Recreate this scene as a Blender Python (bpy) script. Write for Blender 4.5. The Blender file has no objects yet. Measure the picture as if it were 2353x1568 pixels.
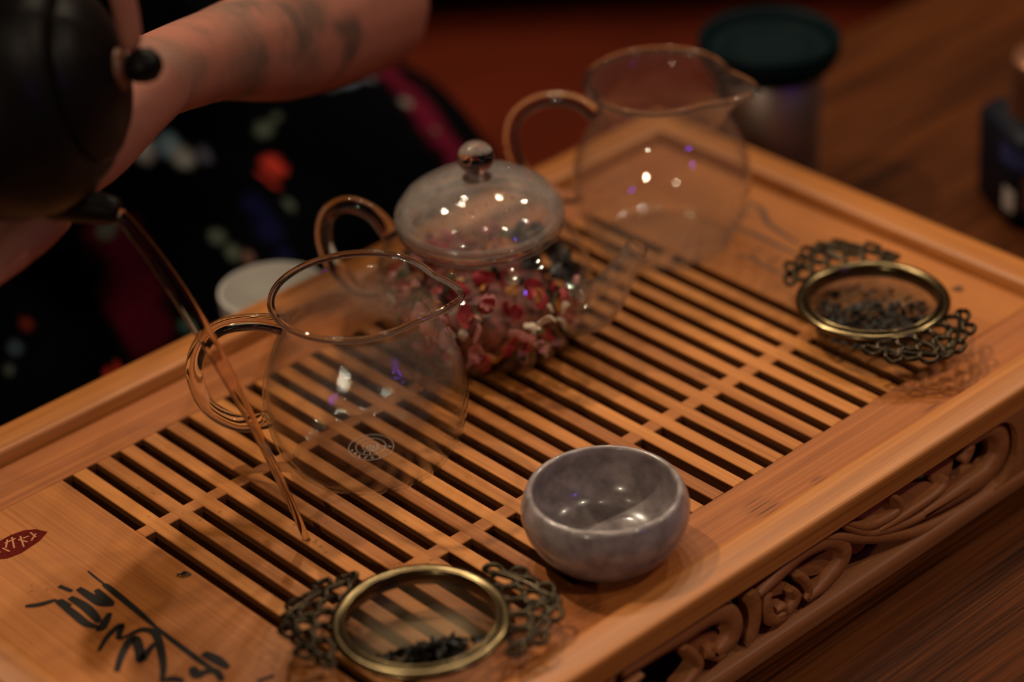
import bpy, math, random
from mathutils import Vector, Matrix, noise
random.seed(7)
sc = bpy.context.scene
ZF = 24.4            # height of the tray deck above the floor, in cm; all shapes below are in cm, deck at z = 0
def W(x, y, z): return Vector((x, y, z + ZF)) * 0.01

# ---------------------------------------------------------------- camera
cd = bpy.data.cameras.new('camera'); cam = bpy.data.objects.new('camera', cd); sc.collection.objects.link(cam)
cd.sensor_width = 36; cd.lens = 36 * 5817.948 / 2353
cam.location = W(-41.0879, -74.8048, 56.5917)
cam.rotation_euler = (1.01764732, 0.05115404, -0.74859956)
cd.dof.use_dof = True; cd.dof.focus_distance = 0.975; cd.dof.aperture_fstop = 3.4; cd.dof.aperture_blades = 8
cd.clip_start = 0.05
sc.camera = cam
# ---------------------------------------------------------------- world, lamps, exposure
w = bpy.data.worlds.new('world'); sc.world = w; w.use_nodes = True
w.node_tree.nodes['Background'].inputs[0].default_value = (1.0, 0.62, 0.42, 1)
w.node_tree.nodes['Background'].inputs[1].default_value = 0.02
def lamp(name, x, y, z, power, col, r=2.6):
    l = bpy.data.lights.new(name, 'POINT'); l.energy = power; l.color = col; l.shadow_soft_size = r * 0.01
    o = bpy.data.objects.new(name, l); o.location = W(x, y, z); sc.collection.objects.link(o)
WARM = (1.0, 0.80, 0.57)
for x, y, z, e in ((112, 92, 190, 24), (84, 116, 196, 20), (136, 62, 186, 20),        # row of lamps beyond the far corner
                   (0, 82, 150, 50), (44, 74, 160, 16),                               # above the table
                   (160, 5, 150, 22), (140, -110, 150, 19), (-75, 0, 130, 3), (-105, -62, 62, 9), (36, -118, 160, 17), (-14, -66, 180, 3)):  # low left lamp is an added fill for the hand under the teapot
    lamp('ceiling_or_fill_lamp', x, y, z, e, WARM)
def area(name, loc, target, sx, sy, power, col):
    l = bpy.data.lights.new(name, 'AREA'); l.shape = 'RECTANGLE'; l.size = sx; l.size_y = sy; l.energy = power; l.color = col
    o = bpy.data.objects.new(name, l); o.location = W(*loc)
    o.rotation_euler = (W(*target) - W(*loc)).to_track_quat('-Z', 'Y').to_euler(); sc.collection.objects.link(o)
area('purple_strip_lamp', (35, -170, 75), (20, 0, 0), 0.02, 0.13, 0.7, (0.25, 0.10, 1.0))
sc.view_settings.view_transform = 'Standard'; sc.view_settings.look = 'None'
sc.view_settings.gamma = 1; sc.view_settings.use_curve_mapping = False; sc.view_settings.exposure = 0.0
cy = sc.cycles
cy.use_denoising = True; cy.max_bounces = 14; cy.transmission_bounces = 12; cy.transparent_max_bounces = 32
cy.glossy_bounces = 5; cy.diffuse_bounces = 4; cy.sample_clamp_indirect = 3.0; cy.caustics_refractive = True; cy.caustics_reflective = False

# ---------------------------------------------------------------- helpers
def tag(o, label=None, cat=None, group=None, kind=None):
    if label: o['label'] = label
    if cat: o['category'] = cat
    if group: o['group'] = group
    if kind: o['kind'] = kind
    return o
def empty(name, org, label, cat, group=None):
    o = bpy.data.objects.new(name, None); o.location = W(*org); o.empty_display_size = 0.02; o['org'] = list(org)
    sc.collection.objects.link(o); return tag(o, label, cat, group)
def catmull(P, n=6):
    P = [Vector(p) for p in P]
    if len(P) < 3: return P
    out = []
    for i in range(len(P) - 1):
        a, b, c, d = P[max(i-1, 0)], P[i], P[i+1], P[min(i+2, len(P)-1)]
        for k in range(n):
            t = k / n
            out.append(0.5 * ((2*b) + (c-a)*t + (2*a-5*b+4*c-d)*t*t + (3*b-a-3*c+d)*t*t*t))
    out.append(P[-1]); return out
class MB:
    def __init__(s): s.v = []; s.f = []
    def add(s, vs, fs):
        o = len(s.v); s.v += [Vector(p) for p in vs]; s.f += [[i + o for i in f] for f in fs]; return s
    def box(s, a, b, bev=0.0):
        (x0,y0,z0),(x1,y1,z1) = a, b
        if bev <= 0:
            return s.add([(x0,y0,z0),(x1,y0,z0),(x1,y1,z0),(x0,y1,z0),(x0,y0,z1),(x1,y0,z1),(x1,y1,z1),(x0,y1,z1)],
                         [(3,2,1,0),(4,5,6,7),(0,1,5,4),(1,2,6,5),(2,3,7,6),(3,0,4,7)])
        e = bev
        return s.add([(x0,y0,z0),(x1,y0,z0),(x1,y1,z0),(x0,y1,z0),(x0,y0,z1-e),(x1,y0,z1-e),(x1,y1,z1-e),(x0,y1,z1-e),
                      (x0+e,y0+e,z1),(x1-e,y0+e,z1),(x1-e,y1-e,z1),(x0+e,y1-e,z1)],
                     [(3,2,1,0),(8,9,10,11),(0,1,5,4),(1,2,6,5),(2,3,7,6),(3,0,4,7),(4,5,9,8),(5,6,10,9),(6,7,11,10),(7,4,8,11)])
    def lathe(s, prof, c=(0,0,0), n=64, fn=None, closed=False):
        """revolve (r, z) points round the vertical through c; fn(angle, r, z) may move a point"""
        c = Vector(c); vs = []; fs = []; idx = []
        for r, z in prof:
            if r < 1e-6:
                vs.append(c + Vector((0,0,z))); idx.append([len(vs)-1] * n)
            else:
                row = []
                for k in range(n):
                    a = 2*math.pi*k/n
                    rr, zz = fn(a, r, z) if fn else (r, z)
                    vs.append(c + Vector((rr*math.cos(a), rr*math.sin(a), zz))); row.append(len(vs)-1)
                idx.append(row)
        m = len(idx)
        for i in range(m if closed else m-1):
            A, B = idx[i], idx[(i+1) % m]
            for k in range(n):
                q = [A[k], A[(k+1)%n], B[(k+1)%n], B[k]]
                q2 = []
                for t in q:
                    if t not in q2: q2.append(t)
                if len(q2) > 2: fs.append(q2)
        return s.add(vs, fs)
    def tube(s, P, R, n=10, closed=False, flat=1.0, up=(0,0,1), cap=True, smooth=0):
        """sweep a round or flattened section along P; R is a radius or one per point"""
        if smooth:
            if not isinstance(R, (int, float)):
                R2 = []
                for i in range(len(P)-1):
                    for k in range(smooth): R2.append(R[i] + (R[i+1]-R[i])*k/smooth)
                R = R2 + [R[-1]]
            P = catmull(P, smooth)
        P = [Vector(p) for p in P]; m = len(P); vs = []; fs = []
        up = Vector(up); prev = None
        for i in range(m):
            t = (P[(i+1)%m] - P[i-1]) if closed else (P[min(i+1,m-1)] - P[max(i-1,0)])
            t.normalize()
            a = (prev if prev is not None else up); a = a - t*a.dot(t)
            if a.length < 1e-4: a = Vector((1,0.3,0)) - t*t.dot(Vector((1,0.3,0)))
            a.normalize(); prev = a if flat == 1.0 else None
            b = t.cross(a); r = R if isinstance(R, (int, float)) else R[i]
            for k in range(n):
                g = 2*math.pi*k/n
                vs.append(P[i] + a*(r*flat*math.sin(g)) + b*(r*math.cos(g)))
        for i in range(m if closed else m-1):
            for k in range(n):
                j = (i+1) % m
                fs.append((i*n+k, i*n+(k+1)%n, j*n+(k+1)%n, j*n+k))
        if cap and not closed:
            fs.append(tuple(range(n))[::-1]); fs.append(tuple(range((m-1)*n, m*n)))
        return s.add(vs, fs)
    def sphere(s, c, r, n=16, sq=(1,1,1)):
        c = Vector(c); prof = []
        vs = [c + Vector((0,0,-r*sq[2]))]; fs = []; h = n//2
        for i in range(1, h):
            a = -math.pi/2 + math.pi*i/h
            for k in range(n):
                g = 2*math.pi*k/n
                vs.append(c + Vector((r*sq[0]*math.cos(a)*math.cos(g), r*sq[1]*math.cos(a)*math.sin(g), r*sq[2]*math.sin(a))))
        vs.append(c + Vector((0,0,r*sq[2])))
        for k in range(n): fs.append((0, 1+(k+1)%n, 1+k))
        for i in range(h-2):
            for k in range(n):
                a = 1+i*n; fs.append((a+k, a+(k+1)%n, a+n+(k+1)%n, a+n+k))
        a = 1+(h-2)*n
        for k in range(n): fs.append((a+k, a+(k+1)%n, len(vs)-1))
        return s.add(vs, fs)
    def prism(s, poly, lift, close=True):
        """poly: 3D points in a plane, lift: extrusion vector"""
        n = len(poly); lift = Vector(lift); P = [Vector(p) for p in poly]
        return s.add(P + [p + lift for p in P], [tuple(range(n))[::-1], tuple(range(n, 2*n))] + [(i, (i+1)%n, n+(i+1)%n, n+i) for i in range(n)])
    def xf(s, M):
        s.v = [M @ p for p in s.v]; return s
    def mesh(s, name, org=(0,0,0)):
        o = Vector(org); me = bpy.data.meshes.new(name)
        me.from_pydata([(p - o) * 0.01 for p in s.v], [], s.f); me.update(); return me
    def build(s, name, m, parent=None, org=None, smooth=True, auto=None):
        top = parent
        while top is not None and 'org' not in top: top = top.parent
        if org is None: org = tuple(top['org']) if top is not None else (0,0,0)
        me = s.mesh(name, org); me.materials.append(m)
        fix_normals(me)
        if smooth:
            me.polygons.foreach_set('use_smooth', [True]*len(me.polygons))
            if auto: me.set_sharp_from_angle(angle=math.radians(auto))
        ob = bpy.data.objects.new(name, me); sc.collection.objects.link(ob)
        if parent is None: ob.location = W(*org); ob['org'] = list(org)
        else: ob.parent = parent
        return ob
def fix_normals(me):
    import bmesh
    b = bmesh.new(); b.from_mesh(me); bmesh.ops.recalc_face_normals(b, faces=b.faces); b.to_mesh(me); b.free()

# ---------------------------------------------------------------- materials
def nm(name):
    m = bpy.data.materials.new(name); m.use_nodes = True; nt = m.node_tree
    return m, nt, nt.nodes['Principled BSDF'], nt.nodes['Material Output']
def N(nt, t, **kw):
    n = nt.nodes.new(t)
    for k, v in kw.items():
        if k in n.inputs: n.inputs[k].default_value = v
        else: setattr(n, k, v)
    return n
def col(c): return (c[0], c[1], c[2], 1)
def plain(name, c, rough=0.5, metal=0.0, mottle=0.0, scale=60, spec=0.5, sheen=0.0, coat=0.0):
    m, nt, p, o = nm(name); p.inputs['Base Color'].default_value = col(c); p.inputs['Roughness'].default_value = rough
    p.inputs['Metallic'].default_value = metal; p.inputs['Specular IOR Level'].default_value = spec
    if coat: p.inputs['Coat Weight'].default_value = coat; p.inputs['Coat Roughness'].default_value = 0.08
    if mottle:
        tc = N(nt, 'ShaderNodeTexCoord'); n = N(nt, 'ShaderNodeTexNoise', Scale=scale, Detail=5.0); nt.links.new(tc.outputs['Object'], n.inputs['Vector'])
        r = N(nt, 'ShaderNodeValToRGB'); nt.links.new(n.outputs['Fac'], r.inputs[0])
        r.color_ramp.elements[0].position = 0.3; r.color_ramp.elements[1].position = 0.7
        r.color_ramp.elements[0].color = col([x*(1-mottle) for x in c]); r.color_ramp.elements[1].color = col([min(1, x*(1+mottle)) for x in c])
        nt.links.new(r.outputs[0], p.inputs['Base Color'])
    return m
def wood(name, c0, c1, axis, rough=0.38, fine=900, stretch=9, vary=0.0, coat=0.0, bump=0.08, marks=(), broad=70, spec=0.5, lo=0.32, hi=0.66):
    m, nt, p, o = nm(name)
    tc = N(nt, 'ShaderNodeTexCoord'); mp = N(nt, 'ShaderNodeMapping'); nt.links.new(tc.outputs['Object'], mp.inputs[0])
    s = [fine]*3; s[axis] = stretch; mp.inputs['Scale'].default_value = s
    n1 = N(nt, 'ShaderNodeTexNoise', Scale=1.0, Detail=4.0, Roughness=0.6); nt.links.new(mp.outputs[0], n1.inputs['Vector'])
    mp2 = N(nt, 'ShaderNodeMapping'); nt.links.new(tc.outputs['Object'], mp2.inputs[0]); s = [broad]*3; s[axis] = 4; mp2.inputs['Scale'].default_value = s
    n2 = N(nt, 'ShaderNodeTexNoise', Scale=1.0, Detail=3.0); nt.links.new(mp2.outputs[0], n2.inputs['Vector'])
    a = N(nt, 'ShaderNodeMath', operation='MULTIPLY_ADD'); nt.links.new(n1.outputs['Fac'], a.inputs[0]); a.inputs[1].default_value = 0.55
    b = N(nt, 'ShaderNodeMath', operation='MULTIPLY'); nt.links.new(n2.outputs['Fac'], b.inputs[0]); b.inputs[1].default_value = 0.45; nt.links.new(b.outputs[0], a.inputs[2])
    fac = a.outputs[0]
    if vary:
        oi = N(nt, 'ShaderNodeObjectInfo'); v = N(nt, 'ShaderNodeMath', operation='MULTIPLY_ADD'); nt.links.new(oi.outputs['Random'], v.inputs[0]); v.inputs[1].default_value = vary
        v2 = N(nt, 'ShaderNodeMath', operation='SUBTRACT'); nt.links.new(fac, v2.inputs[0]); v2.inputs[1].default_value = vary*0.5; nt.links.new(v2.outputs[0], v.inputs[2]); fac = v.outputs[0]
    r = N(nt, 'ShaderNodeValToRGB'); nt.links.new(fac, r.inputs[0]); r.color_ramp.elements[0].position = lo; r.color_ramp.elements[1].position = hi
    r.color_ramp.elements[0].color = col(c0); r.color_ramp.elements[1].color = col(c1)
    cur = r.outputs[0]
    for c, rad in marks:                                   # bamboo nodes: short dark fibres in a small area
        d = N(nt, 'ShaderNodeVectorMath', operation='DISTANCE'); nt.links.new(tc.outputs['Object'], d.inputs[0]); d.inputs[1].default_value = [q*0.01 for q in c]
        mr = N(nt, 'ShaderNodeMapRange', interpolation_type='SMOOTHSTEP'); nt.links.new(d.outputs['Value'], mr.inputs[0]); mr.inputs[1].default_value = rad*0.003; mr.inputs[2].default_value = rad*0.01; mr.inputs[3].default_value = 1; mr.inputs[4].default_value = 0
        th = N(nt, 'ShaderNodeMapRange'); nt.links.new(n1.outputs['Fac'], th.inputs[0]); th.inputs[1].default_value = 0.50; th.inputs[2].default_value = 0.60
        mu = N(nt, 'ShaderNodeMath', operation='MULTIPLY'); nt.links.new(mr.outputs[0], mu.inputs[0]); nt.links.new(th.outputs[0], mu.inputs[1])
        mx = N(nt, 'ShaderNodeMix', data_type='RGBA'); nt.links.new(mu.outputs[0], mx.inputs[0]); nt.links.new(cur, mx.inputs[6]); mx.inputs[7].default_value = col([q*0.4 for q in c0]); cur = mx.outputs[2]
    nt.links.new(cur, p.inputs['Base Color']); p.inputs['Roughness'].default_value = rough; p.inputs['Specular IOR Level'].default_value = spec
    if coat: p.inputs['Coat Weight'].default_value = coat; p.inputs['Coat Roughness'].default_value = 0.12
    bp = N(nt, 'ShaderNodeBump', Strength=bump, Distance=0.001); nt.links.new(n1.outputs['Fac'], bp.inputs['Height']); nt.links.new(bp.outputs[0], p.inputs['Normal'])
    return m
def thin_glass(name, tint=(0.992,0.992,0.99), gloss=1.0, haze=0.0, bump=0.0, rough=0.02, band=None):
    """a blown-glass wall a millimetre thick: lets light straight through, mirrors by Fresnel"""
    m, nt, p, o = nm(name); nt.nodes.remove(p)
    t = N(nt, 'ShaderNodeBsdfTransparent', Color=col(tint)); g = N(nt, 'ShaderNodeBsdfGlossy', Roughness=rough)
    lw = N(nt, 'ShaderNodeLayerWeight', Blend=0.5); pw = N(nt, 'ShaderNodeMath', operation='POWER'); pw.inputs[1].default_value = 4.5; nt.links.new(lw.outputs['Facing'], pw.inputs[0])
    mu = N(nt, 'ShaderNodeMath', operation='MULTIPLY_ADD'); mu.inputs[1].default_value = 0.9*gloss; mu.inputs[2].default_value = 0.045*gloss
    nt.links.new(pw.outputs[0], mu.inputs[0]); mu.use_clamp = True
    mx = N(nt, 'ShaderNodeMixShader'); nt.links.new(mu.outputs[0], mx.inputs[0]); nt.links.new(t.outputs[0], mx.inputs[1]); nt.links.new(g.outputs[0], mx.inputs[2])
    out = mx.outputs[0]
    if bump:
        tc = N(nt, 'ShaderNodeTexCoord'); n = N(nt, 'ShaderNodeTexNoise', Scale=900.0, Detail=2.0); nt.links.new(tc.outputs['Object'], n.inputs['Vector'])
        bp = N(nt, 'ShaderNodeBump', Strength=bump, Distance=0.0006); nt.links.new(n.outputs['Fac'], bp.inputs['Height']); nt.links.new(bp.outputs[0], g.inputs['Normal'])
    if haze:
        d = N(nt, 'ShaderNodeBsdfDiffuse', Color=(0.75,0.72,0.68,1)); tr = N(nt, 'ShaderNodeBsdfTranslucent', Color=(0.75,0.72,0.68,1)); ad = N(nt, 'ShaderNodeMixShader', Fac=0.4)
        nt.links.new(d.outputs[0], ad.inputs[1]); nt.links.new(tr.outputs[0], ad.inputs[2])
        tc = N(nt, 'ShaderNodeTexCoord'); n = N(nt, 'ShaderNodeTexNoise', Scale=260.0, Detail=6.0, Roughness=0.7); nt.links.new(tc.outputs['Object'], n.inputs['Vector'])
        r = N(nt, 'ShaderNodeMapRange'); r.inputs[1].default_value = 0.35; r.inputs[2].default_value = 0.75; r.inputs[3].default_value = haze*0.35; r.inputs[4].default_value = haze; nt.links.new(n.outputs['Fac'], r.inputs[0])
        rf = r.outputs[0]
        if band:                                           # mist only in a band of heights
            sx = N(nt, 'ShaderNodeSeparateXYZ'); nt.links.new(tc.outputs['Object'], sx.inputs[0])
            for z0, z1 in ((band[0]-0.8, band[0]), (band[1]+0.4, band[1])):
                bm_ = N(nt, 'ShaderNodeMapRange'); nt.links.new(sx.outputs[2], bm_.inputs[0]); bm_.inputs[1].default_value = z0*0.01; bm_.inputs[2].default_value = z1*0.01
                mm = N(nt, 'ShaderNodeMath', operation='MULTIPLY'); nt.links.new(bm_.outputs[0], mm.inputs[0]); nt.links.new(rf, mm.inputs[1]); rf = mm.outputs[0]
        m2 = N(nt, 'ShaderNodeMixShader'); nt.links.new(rf, m2.inputs[0]); nt.links.new(out, m2.inputs[1]); nt.links.new(ad.outputs[0], m2.inputs[2]); out = m2.outputs[0]
    nt.links.new(out, o.inputs['Surface']); return m
def solid_glass(name, c=(1,1,1), ior=1.47, rough=0.03):
    m, nt, p, o = nm(name); nt.nodes.remove(p)
    g = N(nt, 'ShaderNodeBsdfGlass', Color=col(c), IOR=ior, Roughness=rough); nt.links.new(g.outputs[0], o.inputs['Surface']); return m
def mesh_screen(name, c, open_=0.5):
    """fine woven wire: half open, half brass"""
    m, nt, p, o = nm(name)
    p.inputs['Base Color'].default_value = col(c); p.inputs['Metallic'].default_value = 0.8; p.inputs['Roughness'].default_value = 0.5
    t = N(nt, 'ShaderNodeBsdfTransparent'); mx = N(nt, 'ShaderNodeMixShader', Fac=1-open_)
    nt.links.new(t.outputs[0], mx.inputs[1]); nt.links.new(p.outputs[0], mx.inputs[2]); nt.links.new(mx.outputs[0], o.inputs['Surface']); return m
def printed(name, base, patches, rough=0.8, soft=0.35, wob=0.35, spec=0.15):
    """cloth with a printed pattern: patches are (centre in the thing's own cm, radius in cm, colour)"""
    m, nt, p, o = nm(name); tc = N(nt, 'ShaderNodeTexCoord')
    nz = N(nt, 'ShaderNodeTexNoise', Scale=45.0, Detail=3.0); nt.links.new(tc.outputs['Object'], nz.inputs['Vector'])
    cur = None; curc = col(base)
    for c, r, cc in patches:
        d = N(nt, 'ShaderNodeVectorMath', operation='DISTANCE'); nt.links.new(tc.outputs['Object'], d.inputs[0]); d.inputs[1].default_value = [x*0.01 for x in c]
        a = N(nt, 'ShaderNodeMath', operation='MULTIPLY_ADD'); nt.links.new(nz.outputs['Fac'], a.inputs[0]); a.inputs[1].default_value = wob*r*0.02; nt.links.new(d.outputs['Value'], a.inputs[2])
        mr = N(nt, 'ShaderNodeMapRange', interpolation_type='SMOOTHSTEP'); nt.links.new(a.outputs[0], mr.inputs[0])
        mr.inputs[1].default_value = r*0.01*(1+wob-soft); mr.inputs[2].default_value = r*0.01*(1+wob); mr.inputs[3].default_value = 1; mr.inputs[4].default_value = 0
        mx = N(nt, 'ShaderNodeMix', data_type='RGBA'); nt.links.new(mr.outputs[0], mx.inputs[0])
        if cur: nt.links.new(cur, mx.inputs[6])
        else: mx.inputs[6].default_value = curc
        mx.inputs[7].default_value = col(cc); cur = mx.outputs[2]
    if cur: nt.links.new(cur, p.inputs['Base Color'])
    else: p.inputs['Base Color'].default_value = curc
    p.inputs['Roughness'].default_value = rough; p.inputs['Specular IOR Level'].default_value = spec
    return m
# ---------------------------------------------------------------- traced marks and carving, in cm
CALL=[
(0.10,[(-2.80,-5.83),(-2.84,-6.44),(-2.86,-7.39)]),
(0.26,[(-2.87,-6.95),(-2.86,-7.39),(-2.96,-9.29),(-3.05,-10.54)]),
(0.24,[(-3.05,-10.54),(-3.09,-11.71),(-3.11,-13.18),(-3.10,-14.08),(-3.24,-14.70)]),
(0.32,[(-4.10,-5.81),(-3.94,-6.45)]),
(0.38,[(-3.68,-6.46),(-3.64,-7.42),(-3.59,-7.89),(-3.32,-8.28)]),
(0.32,[(-3.25,-7.02),(-3.34,-7.62),(-3.31,-8.19)]),
(0.24,[(-5.68,-5.93),(-5.25,-6.24),(-4.64,-6.45)]),
(0.34,[(-4.66,-6.49),(-4.68,-7.68),(-4.70,-8.48),(-4.52,-8.99)]),
(0.38,[(-4.22,-6.70),(-4.14,-7.52),(-4.22,-8.26),(-4.32,-8.78)]),
(0.30,[(-4.55,-6.55),(-4.48,-7.16)]),
(0.34,[(-4.62,-8.98),(-4.42,-9.08),(-3.72,-8.58)]),
(0.24,[(-5.33,-10.15),(-4.56,-9.66),(-3.85,-9.49),(-4.37,-10.06),(-3.97,-10.18)]),
(0.30,[(-3.97,-10.18),(-3.47,-10.30),(-3.29,-10.80),(-3.72,-11.75),(-4.27,-12.65),(-4.79,-13.26)]),
(0.34,[(-5.55,-11.59),(-4.92,-10.98),(-4.17,-10.47),(-3.98,-10.57),(-4.26,-11.18),(-4.59,-11.72),(-4.02,-11.43),(-3.62,-11.25)]),
(0.40,[(-3.51,-13.35),(-3.67,-13.86),(-3.33,-13.83)]),
(0.40,[(-2.77,-13.00),(-2.66,-13.65),(-2.66,-14.35)]),
(0.32,[(-3.83,-13.79),(-3.10,-14.08),(-3.25,-14.78)]),
(0.30,[(-4.64,-13.23),(-4.36,-13.43),(-4.21,-13.80)]),
(0.30,[(-2.40,-15.69),(-1.78,-15.86)]),
(0.30,[(-3.16,-15.36),(-3.11,-15.98),(-2.75,-16.55)]),
(0.34,[(-4.34,-14.12),(-4.22,-15.01),(-4.52,-15.82)]),
]
SEAL= [(-5.13,-1.46),(-4.04,-1.72),(-3.53,-1.69),(-3.01,-1.81),(-2.64,-2.10),(-2.43,-2.58),(-2.98,-2.85),(-3.90,-3.00),(-4.48,-2.90),(-4.92,-2.57),(-5.19,-2.07)]
SEALCH=[
[(-4.00,-1.99),(-3.53,-2.03)] ,
[(-3.59,-1.86),(-3.92,-2.53)] ,
[(-3.51,-2.17),(-3.34,-2.57)] ,
[(-3.32,-2.03),(-3.62,-2.74)] ,
[(-4.24,-2.19),(-4.17,-2.59)] ,
[(-2.92,-2.11),(-2.94,-2.55)] ,
[(-2.81,-2.35),(-3.20,-2.61)] ,
[(-3.80,-1.86),(-4.14,-2.29)] ,
[(-4.34,-1.85),(-4.47,-2.38)] ,
[(-4.59,-1.81),(-4.41,-2.12)] ,
[(-3.34,-2.24),(-3.09,-2.28)] ,
]
RINK=[
(0.30,[(34.98,-4.77),(34.88,-5.62),(34.07,-6.90),(33.64,-9.03)]),
(0.28,[(32.80,-5.95),(32.92,-7.00),(32.90,-8.36),(32.83,-9.62)]),
(0.30,[(35.03,-4.66),(33.65,-5.50),(32.30,-6.01),(31.08,-6.93)]),
(0.20,[(30.94,-7.67),(31.29,-8.36),(31.10,-9.33),(31.20,-10.88)]),
(0.16,[(32.29,-7.98),(31.51,-8.16)]),
(0.16,[(32.29,-9.18),(31.31,-9.27)]),
(0.20,[(32.23,-5.93),(32.83,-5.99)]),
(0.22,[(34.04,-5.15),(34.28,-5.89)]),
]
SCROLL=[
(0.72,[(7.51,-0.83),(8.49,-0.86),(9.67,-0.84),(10.82,-0.91),(11.75,-0.89),(12.48,-1.05),(13.13,-1.46),(13.37,-2.03),(13.22,-2.55),(12.87,-2.74),(12.37,-2.75),(11.72,-2.42)]),
(0.40,[(10.62,-1.47),(11.19,-2.24),(11.42,-2.81),(11.02,-3.14),(10.38,-3.32)]),
(0.50,[(14.23,-0.97),(14.49,-1.71),(14.43,-2.64),(14.18,-3.28)]),
(0.35,[(12.07,-2.28),(12.36,-2.93),(12.71,-2.96)]),
(0.50,[(15.20,-1.59),(15.10,-2.15),(15.31,-2.83),(15.83,-3.13),(16.40,-2.97),(16.76,-2.64),(16.44,-2.07)]),
(0.30,[(15.62,-2.61),(16.03,-2.67),(16.14,-3.00),(15.72,-2.94)]),
(0.64,[(14.65,-1.33),(15.45,-1.15),(16.15,-0.94),(16.97,-0.75),(17.90,-0.81),(18.68,-1.05),(19.37,-1.60),(19.56,-2.21),(19.23,-2.59),(18.73,-2.82),(18.05,-3.01),(17.38,-3.01)]),
(0.35,[(16.76,-1.55),(17.26,-2.10),(17.49,-2.74),(17.22,-2.96)]),
(0.45,[(18.12,-0.51),(19.59,-1.35),(21.34,-2.31),(23.14,-3.11),(24.48,-3.54),(26.20,-3.78),(27.70,-3.89),(28.71,-3.88)]),
(0.35,[(19.35,-0.62),(20.45,-1.53),(21.63,-2.16),(23.71,-2.70),(25.53,-2.80),(27.07,-2.84)]),
(0.35,[(19.46,-0.54),(20.73,-1.45),(21.90,-1.75),(22.72,-1.71),(22.70,-1.28),(22.15,-0.67)]),
(0.35,[(21.50,-2.00),(22.97,-2.17),(24.58,-2.17),(25.48,-2.02),(25.64,-1.63)]),
(0.80,[(26.70,-0.60),(27.31,-0.58),(28.02,-0.57),(28.62,-0.83),(29.10,-1.43),(29.21,-2.15),(28.86,-2.63),(28.20,-2.93),(27.10,-2.95),(25.72,-2.89),(24.26,-2.75)]),
(0.50,[(27.14,-0.82),(27.02,-1.19),(26.71,-1.47)]),
]
LEAVES=[
[(19.96,-0.49),(22.03,-0.66),(22.46,-1.16),(22.65,-1.63),(21.61,-1.68),(20.14,-0.91)] ,
[(22.74,-0.93),(23.74,-0.99),(25.16,-1.81),(25.81,-2.53),(24.30,-2.49),(22.97,-2.08)] ,
[(19.94,-1.72),(21.29,-2.40),(20.95,-2.78),(20.55,-2.79),(19.91,-2.40)] ,
[(16.81,-1.53),(18.14,-1.67),(19.04,-1.74),(19.27,-2.15),(18.61,-2.66),(17.48,-2.23)] ,
[(10.62,-1.43),(11.83,-1.71),(12.57,-2.01),(12.87,-2.44),(12.07,-2.75),(11.09,-2.14)] ,
[(24.24,-0.69),(25.30,-0.61),(26.41,-1.25),(26.35,-1.84),(26.10,-2.21),(25.41,-2.44),(25.06,-1.39),(24.58,-1.08)] ,
[(26.05,-2.23),(27.09,-2.25),(27.67,-2.25),(28.38,-2.68),(27.81,-2.83),(26.17,-2.58)] ,
[(14.99,-1.48),(15.81,-1.46),(16.55,-2.00),(16.92,-2.56),(16.13,-2.29),(15.41,-2.06)] ,
[(15.40,-0.58),(16.12,-0.81),(16.28,-1.59),(15.61,-1.30),(15.09,-0.93)] ,
]
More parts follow.
